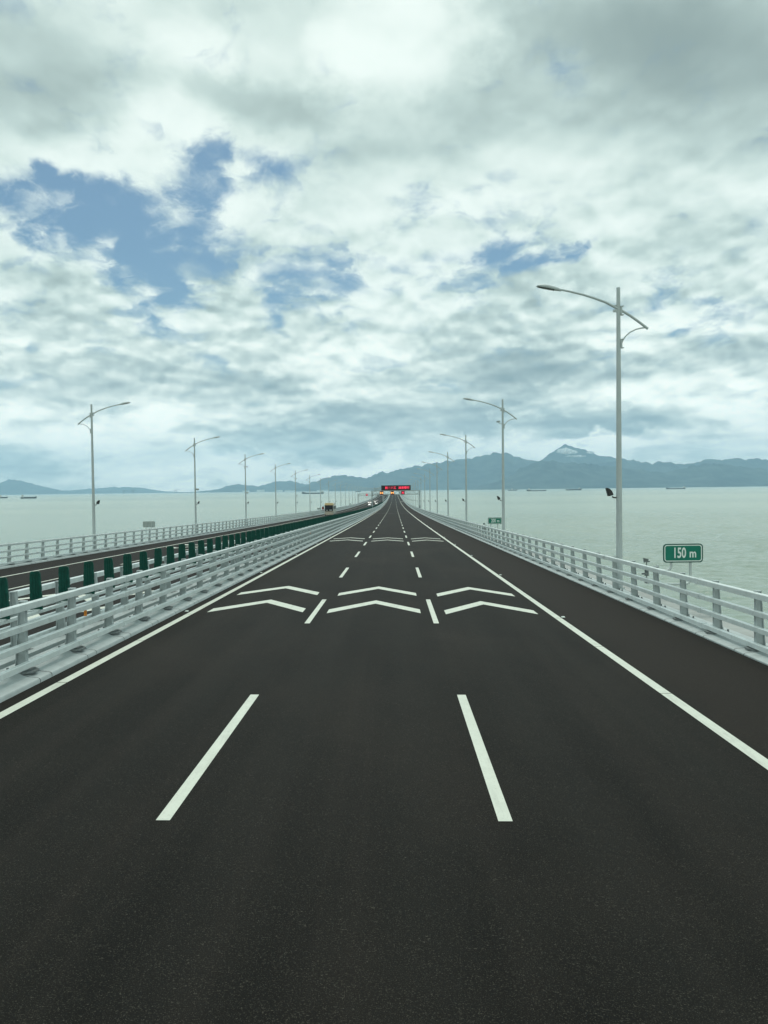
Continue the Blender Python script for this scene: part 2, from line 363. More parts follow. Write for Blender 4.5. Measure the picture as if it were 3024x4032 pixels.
# ------------------------------------------------------------------ road profile
KZ = np.array([(-60, 1.06), (0, 0), (87, -1.48), (147, -2.45), (207, -3.33), (285, -4.36), (420, -5.75), (650, -6.85), (900, -6.75), (1100, -5.95), (1300, -4.9), (1500, -5.7), (1750, -9.0)])
def _spline(x, y):
    n = len(x); h = np.diff(x); A = np.zeros((n, n)); b = np.zeros(n); A[0, 0] = A[-1, -1] = 1
    for i in range(1, n-1):
        A[i, i-1] = h[i-1]; A[i, i] = 2*(h[i-1]+h[i]); A[i, i+1] = h[i]; b[i] = 6*((y[i+1]-y[i])/h[i]-(y[i]-y[i-1])/h[i-1])
    return np.linalg.solve(A, b)
_m2 = _spline(KZ[:, 0], KZ[:, 1])
def zr(y):
    i = int(min(max(np.searchsorted(KZ[:, 0], y)-1, 0), len(KZ)-2)); x0, x1 = KZ[i, 0], KZ[i+1, 0]; h = x1-x0
    a, b = (x1-y)/h, (y-x0)/h
    return float(a*KZ[i, 1]+b*KZ[i+1, 1]+((a**3-a)*_m2[i]+(b**3-b)*_m2[i+1])*h*h/6)
XC = -7.97                                    # centre of the median
def zroad(x, y):
    return zr(y) + (-.0097*x if x > XC else .0773+.0187*(x-XC))
def samples(y0, y1, near=5., far=12.5, lim=420):
    ys = [y0]
    while ys[-1] < y1-1e-6: ys.append(min(y1, ys[-1]+(near if ys[-1] < lim else far)))
    return ys
Y0, Y1 = -10., 1700.
YS = samples(Y0, Y1)
SEA = -12.5

def ribbon(mb, x0, x1, y0, y1, dz, step=5., nx=1):
    ys = [y0+(y1-y0)*i/max(1, math.ceil((y1-y0)/step)) for i in range(max(1, math.ceil((y1-y0)/step))+1)]
    mb.quadgrid([[(x0+(x1-x0)*k/nx, y, zroad(x0+(x1-x0)*k/nx, y)+dz) for k in range(nx+1)] for y in ys])
def sweep(mb, profile, ys, xref, close=True, cap=True):
    mb.quadgrid([[(x, y, zroad(xref, y)+z) for x, z in profile] for y in ys], close, cap)

# ------------------------------------------------------------------ structure: road, kerbs, deck, sea
KR, KL, OL, OR = 7.92, -6.93, -9.01, -23.86   # kerb edges
mb = MB(); mb.quadgrid([[(x, y, zroad(x, y)) for x in (KL-.1, -3, 1, 5, KR+.1)] for y in YS])
road = tag(mb.build('road', M['asphalt']), kind='structure')
mb = MB(); mb.quadgrid([[(x, y, zroad(x, y)) for x in (OR-.1, -20, -16, -12, OL+.1)] for y in YS])
road_opp = tag(mb.build('road', M['asphalt']), kind='structure')

# kerb profiles, written for a kerb whose road lies at smaller x (mirrored for the others)
def kerb_profile(edge, s, k=1.):
    pts = [(0, -.3), (0, .05), (.02, .085), (.06, .10), (.22, .115), (.34, .15), (.40, .185), (.78, .20), (.92, .20), (.95, -.3)]
    return [(edge+s*x, z*k if z > 0 else z) for x, z in pts]
for edge, s in ((KR, 1), (KL, -1), (OL, 1), (OR, -1)):
    mb = MB(); kh = .6 if edge == KR else 1.
    sweep(mb, kerb_profile(edge, s, kh), YS, edge+s*.01, True)
    kb = tag(mb.build('kerb', M['concrete'], smooth=True), kind='structure')
    # paired joints in the kerb casing beside every rail post
    jm = MB(); ph = {KR: 21.7, KL: 21.25, OL: 21.0, OR: 21.9}[edge]
    for k in range(-4, 62):
        yc = ph+2.5*k
        if yc < Y0+1: continue
        for dy_ in (-.27, .27):
            pr = [(0, .0), (0, .05), (.02, .085), (.06, .10), (.22, .115), (.34, .15)]
            jm.quadgrid([[(edge+s*(x-.003), yc+dy_+q, zroad(edge+s*.01, yc)+z*kh+.005) for x, z in pr] for q in (0, .022)])
    jm.build('kerb_joint', M['joint'], kb)
# deck boxes below the carriageways
for x0, x1 in ((KL-.70, KR+1.9), (OR-1.9, OL+.70)):
    mb = MB(); prof = [(x0, -.02), (x1, -.02), (x1, -.35), (x1-3.2, -.8), (x1-4.4, -3.6), (x0+4.4, -3.6), (x0+3.2, -.8), (x0, -.35)]
    if x0 < -20: pass
    sweep(mb, [(x, z-.06) for x, z in prof], samples(Y0, Y1, 12.5, 25), (x0+x1)/2+(3 if x0 > -20 else -3), True)
    tag(mb.build('bridge_deck', M['deck']), kind='structure')
mb = MB(); mb.quadgrid([[(x, y, zroad(XC+.3, y)-.10) for x in (-8.28, -7.66)] for y in YS])
tag(mb.build('median_strip', M['deck']), kind='structure')

# expansion joint across the carriageways
mb = MB()
for x0, x1 in ((KL, KR), (OR, OL)): ribbon(mb, x0+.02, x1-.02, 262.0, 262.6, .008, 5, 4)
mb.build('expansion_joint', M['deck'], road)

# sea
mb = MB(); xs = np.linspace(-12500, 12500, 26); yl = [-800, -200, 0, 200, 500, 1000, 2000, 4000, 7000, 11000, 15000, 21500]
mb.quadgrid([[(x, y, SEA) for x in xs] for y in yl])
tag(mb.build('sea', M['water']), kind='structure')

# wind chop as real geometry on the stretches of sea one looks down on
def chop(x0, x1, y0, y1, st, seed):
    rng = np.random.default_rng(seed); xs = np.arange(x0, x1+st, st); ys = np.arange(y0, y1+st, st)
    Xg, Yg = np.meshgrid(xs, ys); H = np.zeros_like(Xg)
    for i in range(46):
        L = 1.5*(7.0/1.5)**rng.random(); th = rng.normal(1.45, .50); k = 2*np.pi/L
        ph = rng.random()*6.283; amp = .0125*L**.85
        wob = .9*np.sin(Xg*.05*rng.random()+Yg*.04*rng.random()+rng.random()*6)
        H += amp*np.sin(k*(np.cos(th)*Xg+np.sin(th)*Yg)+ph+wob*1.5)
    gust = .85+.20*np.sin(Xg*.021+1.3*np.sin(Yg*.013))*np.sin(Yg*.017+.8*np.sin(Xg*.027))
    H = H*gust*.45
    ed = np.minimum.reduce([(Xg-x0)/12, (x1-Xg)/120, (Yg-y0)/12, (y1-Yg)/420]).clip(0, 1)
    V = np.stack([Xg, Yg, SEA+.02+H*ed+.22*ed], -1).reshape(-1, 3)
    ny, nx = Xg.shape; idx = np.arange(ny*nx).reshape(ny, nx)
    F = np.stack([idx[:-1, :-1], idx[:-1, 1:], idx[1:, 1:], idx[1:, :-1]], -1).reshape(-1, 4)
    me = bpy.data.meshes.new('sea_chop'); me.vertices.add(len(V)); me.vertices.foreach_set('co', V.ravel())
    me.loops.add(F.size); me.loops.foreach_set('vertex_index', F.ravel().astype(np.int32))
    me.polygons.add(len(F)); me.polygons.foreach_set('loop_start', np.arange(0, F.size, 4, dtype=np.int32)); me.polygons.foreach_set('loop_total', np.full(len(F), 4, dtype=np.int32))
    me.polygons.foreach_set('use_smooth', np.ones(len(F), bool)); me.update(calc_edges=True); me.validate(); me.materials.append(M['water'])
    tag(link('sea', me), kind='structure')
chop(12, 260, 35, 620, .55, 4)

# ------------------------------------------------------------------ painted markings (children of the road)
ZM = .006
XL, XRt = -2.579, 1.171
dash_n = 0; far = MB()
for k in range(-1, 90):
    for x in (XL, XRt):
        y = 8.98+15*k
        if y+6 < 2 or y > 1300: continue
        if k < 40:
            mb = MB(); ribbon(mb, x-.078, x+.078, y, y+6, ZM, 3); mb.build('lane_dash', M['paint'], road)
        else: ribbon(far, x-.078, x+.078, y, y+6, ZM, 3)
o = far.build('lane_dash', M['paint'], road); o['kind'] = 'stuff'
far = MB()
for x in (-13.15, -16.95):
    for k in range(0, 80): ribbon(far, x-.078, x+.078, 6+15*k, 12+15*k, ZM, 3)
far.build('lane_dash', M['paint'], road_opp)
for x, rd in ((-6.51, road), (4.905, road), (-9.42, road_opp), (-20.75, road_opp)):
    mb = MB(); y = Y0
    first = 0.20 if x > 0 else 1.08
    y = first-10
    while y < 400: ribbon(mb, x-.1, x+.1, y, y+4.955, ZM, 5); y += 4.985
    ribbon(mb, x-.1, x+.1, y, 1680, ZM, 6)
    mb.build('edge_line', M['paint'], rd)
def chevron(x0, x1, y_out, y_apex, t, rd, s=1):
    xm = (x0+x1)/2; mb = MB()
    for xa, xb, ya, yb in ((x0, xm, y_out, y_apex), (xm, x1, y_apex, y_out)):
        rows = []
        for i in range(5):
            f = i/4; x = xa+(xb-xa)*f; y = ya+(yb-ya)*f
            rows.append([(x, y, zroad(x, y)+ZM), (x, y+t, zroad(x, y+t)+ZM)])
        mb.quadgrid(rows)
    mb.build('chevron_marking', M['paint'], rd)
for yb in (26.25, 31.25, 76.2, 81.15):
    for i, (x0, x1) in enumerate(((-6.05, -2.98), (-2.19, .79), (1.57, 4.46))):
        dy_ = -.25*i+.2
        chevron(x0, x1, yb+dy_, yb+2.55+dy_, .96, road)
for yb in (25.2, 30.2, 70.5, 75.5):
    for x0, x1 in ((-12.75, -9.85), (-16.5, -13.6), (-20.3, -17.4)): chevron(x0, x1, yb+2.6, yb, 1.02, road_opp)
mb = MB(); ribbon(mb, 5.2, 7.6, 700, 708, ZM, 4); mb.build('shoulder_bar', M['paint'], road)
stud = MB().box((0, 0, .012), (.11, .11, .025), top=(.08, .07))
sm = stud.mesh('road_stud', M['white'])
for k in range(-1, 24):
    for x, yb in ((5.10, 25.3), (-6.76, 26.7)):
        y = yb+15*k
        link('road_stud', sm, road, (x, y, zroad(x, y)+.004))

# ------------------------------------------------------------------ railings
RAILS = ((1.455, .135, .14), (1.05, .12, .12), (.685, .12, .12), (.30, .12, .12))      # top height, height, depth
def chamfer(x0, x1, z0, z1, c=.010):
    return [(x0+c, z0), (x1-c, z0), (x1, z0+c), (x1, z1-c), (x1-c, z1), (x0+c, z1), (x0, z1-c), (x0, z0+c)]
def post_mb(s, off, dz=0.):
    """steel H post; s=+1 when the road lies towards -x. Local origin on the kerb line, rail face at x=0."""
    mb = MB(); zt = 1.46+off; zb = .19+dz
    xf = .135
    mb.prism([(s*xf, zb), (s*(xf+.018), zb), (s*(xf+.018), zt), (s*xf, zt)], 'y', -.055, .055)
    mb.prism([(s*(xf+.02), zb), (s*(xf+.21), zb), (s*(xf+.11), zt), (s*(xf+.02), zt)], 'y', -.014, .014)
    mb.prism([(s*(xf+.21), zb), (s*(xf+.228), zb), (s*(xf+.128), zt), (s*(xf+.11), zt)], 'y', -.055, .055)
    mb.box((s*(xf+.06), 0, zt+.012), (.14, .13, .022))
    for ztop, hh, dd in RAILS[:]:
        mb.box((s*(xf-.008), 0, ztop+off-hh/2), (.014, .10, hh*.8))
    return mb
def plate_mb(s, dz=0.):
    mb = MB()
    mb.prism([(s*-.06, -.10), (s*.10, -.27), (s*.50, -.27), (s*.50, .27), (s*.10, .27), (s*-.06, .10)], 'z', .165, .205)
    for ax in (.20, .44):
        for ay in (-.19, .19): mb.tube([(s*ax, ay, .2), (s*ax, ay, .285)], .026, 6)
    mb.box((s*.30, .16, .25), (.20, .10, .10))
    if dz: mb.v = [(x, y, z+dz) for x, y, z in mb.v]
    return mb
def railing(label, xface, s, phase, off, y_first, beam=None):
    root = empty('bridge_railing', (0, 0, 0)); tag(root, label, 'railing', 'grey steel railings of the bridge')
    xr = xface-s*.2
    for i, (zt, hh, dd) in enumerate(RAILS):
        mb = MB(); prof = chamfer(min(xface, xface+s*dd), max(xface, xface+s*dd), zt-hh+off, zt+off)
        sweep(mb, prof, YS, xr)
        e = .012                                         # splice sleeves
        prof2 = chamfer(min(xface, xface+s*dd)-e, max(xface, xface+s*dd)+e, zt-hh+off-e, zt+off+e)
        for k in range(0, 30):
            y = phase+10*k+.75-.1*i
            if y < 200: sweep(mb, prof2, [y, y+.22], xr)
        mb.build('top_rail' if i == 0 else 'rail', M['rail'], root)
    dz = -.078 if off < 0 else 0.
    pm = post_mb(s, off, dz).mesh('post', M['post']); bm_ = plate_mb(s, dz).mesh('base_plate', M['plate'])
    k0 = math.ceil((y_first-phase)/2.5); n = 0
    rest = MB(); k = k0
    while phase+2.5*k < Y1-1:
        y = phase+2.5*k; z = zroad(xr, y)
        if n < 100:
            p = link('post', pm, root, (xface, y, z))
            if n < 40: link('base_plate', bm_, p)
        else:
            rest.box((xface+s*.23, y, z+.83), (.20, .12, 1.28), top=(.16, .12))
        n += 1; k += 1
    rs = rest.build('post', M['post'], root); rs['kind'] = 'stuff'
    return root
rail_right = railing('long grey four-tube steel railing along the right edge of the road, beside the sea', 8.15, 1, 21.7, -.03, 14.)
rail_median = railing('long grey four-tube steel railing left of the lane, in front of the green boards', -7.16, -1, 21.25, .09, 11.)
rail_opp = railing('grey steel railing behind the green boards, edging the opposite carriageway', -8.78, 1, 21.0, .06, 15.)
rail_far = railing('long grey steel railing along the far left edge of the bridge', -24.06, -1, 21.9, .02, 44.)
# the beam the green boards stand on is bolted to the railing behind them
mb = MB(); sweep(mb, chamfer(-8.04, -7.96, 1.03, 1.11, .01), YS, XC+.05)
for k in range(-3, 160):
    y = 21.0+2.5*k; z = zroad(XC+.05, y)
    mb.box((-8.27, y, z+1.07), (.46, .05, .05))
mb.build('mounting_beam', M['rail'], rail_opp)
for y in (22.3, 52.2, 82.2, 112.):
    MB().box((0, 0, 0), (.07, .03, .32)).build('reflector', M['orange'], rail_opp, loc=(-8.40, y, zroad(-8.4, y)+.62))

# ------------------------------------------------------------------ anti-glare boards
def board_mb():
    w_ = [(0, .118), (.05, .128), (.13, .125), (.2, .117), (.24, .124), (.34, .121), (.41, .112), (.46, .119), (.56, .115), (.62, .106), (.66, .112), (.75, .107), (.80, .103), (.835, .096), (.853, .082), (.86, .06)]
    poly = [(x, z) for z, x in w_] + [(-x*.985, z-.004 if 0 < z < .8 else z) for z, x in reversed(w_)]
    poly = [(x*1.14, z) for x, z in poly]
    mb = MB(); mb.prism(poly, 'y', -.022, .022)
    for xx in (-.06, 0, .06): mb.prism([(xx-.008, .03), (xx+.008, .03), (xx+.006, .80), (xx-.006, .80)], 'y', -.036, -.020)
    return mb
bmesh_board = board_mb().mesh('anti_glare_board', M['board'], smooth=False)
brk = MB(); brk.box((0, 0, -.01), (.16, .06, .05)); brk.tube([(0, 0, -.05), (0, 0, .12)], .02, 8)
bmesh_brk = brk.mesh('bracket', M['galv'])
ORD = ['', 'second', 'third', 'fourth', 'fifth', 'sixth', 'seventh', 'eighth', 'ninth', 'tenth', 'eleventh', 'twelfth']
rest = MB(); nb = 0; k = 0
while True:
    y = 16.76+1.587*k
    if y > 1250: break
    z = zroad(XC+.05, y)+1.125; x = -8.0
    if nb < 300:
        o = link('anti_glare_board', bmesh_board, None, (x, y, z)); o.rotation_euler = (R(random.uniform(-1.5, 1.5)), R(random.uniform(-1.6, 1.6)), R(random.uniform(-9, 9))); o.scale = (random.uniform(.97, 1.03), 1, random.uniform(.98, 1.02))
        if nb == 0: lb = 'green anti-glare board cut by the left edge of the photo, nearest of the row'
        elif nb < 12: lb = f'{ORD[nb]} green anti-glare board from the left edge along the median railing'
        else: lb = 'green anti-glare board in the dense far stretch of the row beyond the twelfth board'
        tag(o, lb, 'anti-glare board', 'green anti-glare boards along the median')
        if nb < 40: link('bracket', bmesh_brk, o)
    else:
        rest.box((x, y, z+.43), (.23, .04, .86), top=(.17, .04))
    nb += 1; k += 1
tag(rest.build('anti_glare_boards', M['board']), 'farthest stretch of green anti-glare boards merging into a dark green band', 'anti-glare board', 'green anti-glare boards along the median', 'stuff')

# ------------------------------------------------------------------ street lamps
def lamp_proto():
    """right-hand lamp: arm reaches towards -x; origin at the foot of the pole"""
    root = empty('street_lamp', (0, 0, 0))
    MB().tube([(0, 0, .0), (0, 0, 11.93)], [.132, .074], 14).build('pole', M['lamp'], root, True)
    bp = MB(); bp.tube([(0, 0, -.06), (0, 0, .05)], .24, 14)
    for a in range(6): bp.tube([(.19*math.cos(a*1.047), .19*math.sin(a*1.047), .04), (.19*math.cos(a*1.047), .19*math.sin(a*1.047), .12)], .02, 6)
    bp.build('base_flange', M['lamp'], root)
    mb = MB()
    pts = [(1.15, 10.30), (.80, 10.575), (.45, 10.83), (.12, 11.03), (-.08, 11.13), (-.5, 11.36), (-.95, 11.53), (-1.4, 11.675), (-1.85, 11.79), (-2.28, 11.885)]
    mb.tube([(x, -.02, z) for x, z in pts], [.052]*5+[.048, .045, .042, .04, .038], 10)
    mb.build('arm', M['lamp'], root, True)
    mb = MB(); pts = [(.11, 9.72), (.17, 9.88), (.27, 10.02), (.45, 10.18), (.68, 10.29), (.90, 10.335), (1.06, 10.35)]
    mb.tube([(x, -.02, z) for x, z in pts], .028, 8); mb.build('brace', M['lamp'], root, True)
    for zc in (11.03, 9.74):
        mb = MB(); mb.box((.10, -.01, zc), (.07, .13, .36))
        for dz in (-.17, .17): mb.box((.16, -.01, zc+dz), (.07, .16, .025))
        if zc > 10: mb.prism([(-.08, 11.12), (-.08, 11.26), (-.36, 11.26)], 'y', -.015, .015); mb.box((-.05, 0, 11.03), (.30, .10, .10))
        mb.build('clamp', M['lamp'], root)
    # cobra head
    mb = MB(); rows = []
    L = [(-2.24, 11.875, .045, .05), (-2.36, 11.92, .11, .075), (-2.52, 11.95, .145, .095), (-2.72, 11.995, .165, .105), (-2.92, 12.03, .165, .098), (-3.08, 12.055, .13, .075), (-3.18, 12.06, .075, .04), (-3.215, 12.055, .02, .012)]
    for x, z, wy, hz in L:
        rows.append([(x, wy*math.cos(t), z-.03+hz*max(math.sin(t), -.45)) for t in [2*math.pi*i/14 for i in range(14)]])
    mb.quadgrid(rows, True, True); hd = mb.build('lamp_head', M['lamp'], root, True)
    mb = MB(); rows = []
    for x, z, wy, hz in L[2:7]:
        rows.append([(x, wy*.86*math.cos(t), z-.03-hz*.46-.02*max(0, math.sin(-t))) for t in [math.pi+math.pi*i/8 for i in range(9)]])
    mb.quadgrid(rows); mb.build('lens', M['lens'], hd, True)
    # floodlight on a bracket
    mb = MB()
    rows = []
    for x, z, h, wy in ((-.475, 3.90, .155, .12), (-.455, 3.905, .165, .13), (-.36, 3.90, .135, .11), (-.27, 3.86, .08, .08), (-.24, 3.83, .03, .04)):
        sx = math.sin(R(15))
        rows.append([(x+(-zz)*-.0+zz*-.27, yy, z+zz) for yy, zz in ((-wy, -h), (wy, -h), (wy, h), (-wy, h))])
    mb.quadgrid(rows, True, True)
    mb.tube([(-.28, 0, 3.72), (-.20, 0, 3.68), (-.10, 0, 3.68)], .03, 8)
    fl = mb.build('floodlight', M['black'], root)
    mb = MB(); mb.quadgrid([[(-.482-.27*zz, yy, 3.90+zz) for yy in (-.095, .095)] for zz in (-.125, .125)]); mb.build('glass', M['glass'], fl)
    return root
lampR = lamp_proto()
def mirror_mesh(me):
    m2 = me.copy()
    bm = bmesh.new(); bm.from_mesh(m2)
    for v in bm.verts: v.co.x = -v.co.x
    bmesh.ops.reverse_faces(bm, faces=bm.faces); bm.to_mesh(m2); bm.free(); return m2
lampL = copy_tree(lampR)
def _mir(o):
    for c in o.children:
        c.data = mirror_mesh(c.data); _mir(c)
_mir(lampL)
RL = ['tall grey street lamp beside the 150 m sign, with curved arm over the road',
      'grey street lamp beside the 200 m sign, carrying a camera below its curved arm',
      'third grey street lamp along the right-hand railing', 'fourth grey street lamp along the right-hand railing',
      'fifth grey street lamp along the right-hand railing', 'sixth grey street lamp along the right-hand railing', 'seventh grey street lamp along the right-hand railing', 'eighth grey street lamp along the right-hand railing, just before the gantry']
LL = ['grey street lamp nearest on the left, standing behind the far left railing',
      'second grey street lamp from the left, behind the far left railing', 'third grey street lamp from the left, with a small camera under its arm',
      'fourth grey street lamp from the left along the far railing', 'fifth grey street lamp from the left along the far railing', 'sixth grey street lamp from the left along the far railing', 'seventh grey street lamp from the left along the far railing']
LG = 'street lamps along the bridge'
plinth = MB().box((0, 0, -.45), (.62, .62, .8)).mesh('plinth', M['concrete'])
for side, proto, X, n0, labels in ((1, lampR, 8.89, 33., RL), (-1, lampL, -24.75, 68., LL)):
    i = 0
    while n0+35*i < 1690:
        y = n0+35*i
        o = proto if i == 0 else copy_tree(proto)
        o.location = (X, y, zroad(X, y)+(.02 if side > 0 else .20))
        lb = labels[i] if i < len(labels) else ('small street lamp in the distant row at the right railing, beyond the gantry' if side > 0 else 'small street lamp in the distant row on the far left railing')
        tag(o, lb, 'street lamp', LG+(' on the right' if side > 0 else ' on the left'))
        i += 1
        if side > 0 and i == 2 or side < 0 and i == 3: lamp_cam = o
        if side > 0 and i == 2:
            mb = MB(); mb.tube([(-.09, 0, 9.98), (-.30, 0, 9.98), (-.31, 0, 10.08)], .025, 8); mb.box((-.36, -.05, 10.12), (.16, .30, .13), .5)
            mb.build('security_camera', M['back'], o)
        if side < 0 and i in (3, 5, 8):
            mb = MB(); mb.tube([(.09, 0, 9.95), (.28, 0, 9.95)], .025, 8); mb.sphere((.30, 0, 9.86), (.11, .11, .11)); mb.build('security_camera', M['back'], o)
        if side < 0 and i in (2, 3, 5):
            mb = MB(); mb.tube([(.1, 0, 5.55), (.2, 0, 5.55)], .02, 6); mb.tube([(.2, -.12, 5.55), (.36, .12, 5.55)], .12, 10); mb.build('loudspeaker', M['back'], o)

# lamp brackets on the deck edge
for side, X, n0 in ((1, 8.89, 33.), (-1, -24.75, 68.)):
    mb = MB()
    for i in range(46):
        y = n0+35*i
        if y < 1690: mb.box((X, y, zroad(X, y)-.05+(0 if side > 0 else .1)), (.7, .7, .12 if side > 0 else .2))
    tag(mb.build('deck_edge', M['deck']), kind='structure')

# ------------------------------------------------------------------ distance signs
def rrect(w_, h_, r, n=6):
    pts = []
    for cx, cz, a0 in ((w_/2-r, h_/2-r, 0), (-w_/2+r, h_/2-r, 90), (-w_/2+r, -h_/2+r, 180), (w_/2-r, -h_/2+r, 270)):
        for i in range(n+1):
            a = R(a0+90*i/n); pts.append((cx+r*math.cos(a), cz+r*math.sin(a)))
    return pts
def ring(mb, outer, inner, y):
    mb.quadgrid([[(x, y, z) for x, z in outer+outer[:1]], [(x, y, z) for x, z in inner+inner[:1]]])
def text_mesh(body, size, material, sx=1., off=0., thick=.004):
    cu = bpy.data.curves.new('lettering', 'FONT'); cu.body = body; cu.size = size; cu.align_x = 'CENTER'; cu.align_y = 'CENTER'
    cu.extrude = thick/2; cu.offset = off; cu.resolution_u = 3
    tmp = bpy.data.objects.new('lettering_curve', cu); col.objects.link(tmp)
    dg = bpy.context.evaluated_depsgraph_get(); me = bpy.data.meshes.new_from_object(tmp.evaluated_get(dg))
    bpy.data.objects.remove(tmp); bpy.data.curves.remove(cu)
    me.transform(Matrix(((sx, 0, 0, 0), (0, 0, -1, 0), (0, 1, 0, 0), (0, 0, 0, 1))))     # stand it up, facing -y
    me.materials.clear(); me.materials.append(material); return me
def distance_sign(y, words, label):
    X = 8.15; z0 = zroad(7.95, y)
    root = empty('distance_sign', (X, y, z0)); tag(root, label, 'road sign', 'green distance signs on the right railing')
    cx, cz = 1.075, 1.86
    pn = MB(); pn.prism([(x+cx, z+cz) for x, z in rrect(1.27, .605, .11)], 'y', -.012, .012)
    p = pn.build('panel', M['sign_edge'], root)
    f = MB(); f.prism([(x+cx, z+cz) for x, z in rrect(1.165, .50, .07)], 'y', -.0155, -.0125); f.build('face', M['sign'], p)
    bd = MB(); ring(bd, [(x+cx, z+cz) for x, z in rrect(1.195, .53, .085)], [(x+cx, z+cz) for x, z in rrect(1.138, .473, .062)], -.0165); bd.build('border', M['white'], p)
    num, unit = words.split()
    link('lettering', text_mesh(num, .46, M['white'], .62, .010), p, (cx-.12, -.019, cz-.005))
    link('lettering', text_mesh(unit, .38, M['white'], .78, .008), p, (cx+.31, -.019, cz-.02))
    for px, zs, sx_ in ((.72, 1.30, .22), (1.33, .86, .22)):
        mb = MB(); r_ = .16
        path = [(sx_, .06, zs)]+[(px-r_+r_*math.sin(t), .06, zs+r_-r_*math.cos(t)) for t in [math.pi/2*i/7 for i in range(8)]]+[(px, .05, 2.06)]
        mb.tube(path, .044, 12); mb.build('support_pipe', M['galv'], root, True)
    mb = MB(); mb.box((.30, .12, 1.17), (.06, .10, .62)); mb.box((.24, -.02, 1.32), (.03, .30, .12)); mb.box((.24, -.02, .90), (.03, .30, .12))
    mb.build('clamp_bracket', M['galv'], root)
    mb = MB(); mb.box((.22, 1.02, 1.16), (.09, .16, .26)); mb.box((.14, .98, 1.10), (.07, .20, .05), .5); mb.box((.23, 1.02, .86), (.10, .20, .15), top=(.07, .14)); mb.tube([(.22, 1.02, .88), (.22, 1.02, 1.50)], .018, 8)
    mb.prism([(.12, 1.47), (.27, 1.51), (.28, 1.60), (.10, 1.63)], 'y', .99, 1.01); mb.tube([(.22, 1.02, 1.50), (.32, .98, 1.52)], .022, 8)
    mb.build('roadside_unit', M['plate'], root)
    return root
distance_sign(26.7, '150 m', 'green road sign reading 150 m on the right railing')
distance_sign(76.7, '200 m', 'smaller-looking green road sign reading 200 m on the right railing')
# backs of the same signs on the far railing
def sign_back(y, label):
    X = -24.06; z0 = zroad(-23.9, y)
    root = empty('distance_sign', (X, y, z0)); tag(root, label, 'road sign', 'sign backs on the far left railing')
    cx, cz = -1.075, 1.86
    p = MB().prism([(x+cx, z+cz) for x, z in rrect(1.27, .605, .11)], 'y', -.012, .012).build('panel', M['back'], root)
    MB().prism([(x+cx, z+cz) for x, z in rrect(1.15, .485, .06)], 'y', .0125, .016).build('face', M['sign'], p)
    mb = MB(); mb.box((cx, -.03, cz+.14), (1.1, .03, .05)); mb.box((cx, -.03, cz-.14), (1.1, .03, .05)); mb.build('stiffener', M['back'], p)
    for px, zs in ((-.80, 1.30), (-1.36, .86)):
        path = [(-.22, -.06, zs)]+[(px+.16-.16*math.sin(t), -.06, zs+.16-.16*math.cos(t)) for t in [math.pi/2*i/7 for i in range(8)]]+[(px, -.06, 2.06)]
        MB().tube(path, .038, 10).build('support_pipe', M['galv'], root, True)
    return root
sign_back(84.6, 'grey back of a road sign on the far railing, right of the nearest left lamp')
sign_back(276., 'small grey sign back on the far railing just left of the coach')
sign_back(470., 'tiny grey sign back on the far railing, farther than the coach')
rb = empty('fire_box', (-24.5, 284, zroad(-24.06, 284))); tag(rb, 'small dark red cabinet on the far railing just left of the coach', 'cabinet')
MB().box((0, 0, 1.75), (.7, .35, 1.3)).build('body', M['red'], rb); MB().box((0, 0, 2.43), (.8, .45, .06)).build('roof', M['red'], rb)
MB().box((.1, 0, .55), (.12, .12, 1.1)).build('stand', M['galv'], rb)

# ------------------------------------------------------------------ sign gantry over the carriageway
def truss(mb, x0, x1, z0, z1, y0, y1, bay):
    r = .085
    for z in (z0, z1):
        for y in (y0, y1): mb.box(((x0+x1)/2, y, z), (x1-x0, .24, .24))
    n = max(2, round((x1-x0)/bay)); dx_ = (x1-x0)/n
    for i in range(n):
        xa, xb = x0+i*dx_, x0+(i+1)*dx_
        za, zb_ = (z0, z1) if i % 2 == 0 else (z1, z0)
        for y in (y0, y1): mb.tube([(xa, y, za), (xb, y, zb_)], .075, 6)
        mb.tube([(xa, y0, z1), (xb, y1, z1)], .035, 6)
    for i in range(n+1):
        for z in (z0, z1): mb.box((x0+i*dx_, (y0+y1)/2, z), (.10, y1-y0-.24, .10))
def lane_signal(parent, x, y, z, kind):
    s_ = MB().box((x, y, z), (1.28, .22, 1.28)).build('lane_signal', M['ledboard'], parent)
    rim = MB()
    yf = y-.113
    ring(rim, [(x+a, z+b) for a, b in rrect(1.2, 1.2, .03, 1)], [(x+a, z+b) for a, b in rrect(1.12, 1.12, .03, 1)], yf); rim.build('rim', M['led_glow'], s_)
    mb = MB()
    if kind == 'cross':
        for a in (45, -45):
            c_, s__ = math.cos(R(a)), math.sin(R(a))
            mb.prism([(x+c_*u-s__*v, z+s__*u+c_*v) for u, v in ((-.5, -.085), (.5, -.085), (.5, .085), (-.5, .085))], 'y', yf-.006-(.004 if a < 0 else 0), yf-.002)
        mb.build('symbol', M['led_red'], s_)
    else:
        for sg in (-1, 1):
            mb.prism([(x+sg*u, z+v) for u, v in ((.02, -.09), (.50, -.40), (.50, -.12), (.40, .0), (.50, .12), (.50, .40), (.02, .09))], 'y', yf-.006, yf-.002)
        mb.build('symbol', M['led_amber'], s_)
GY = 297.
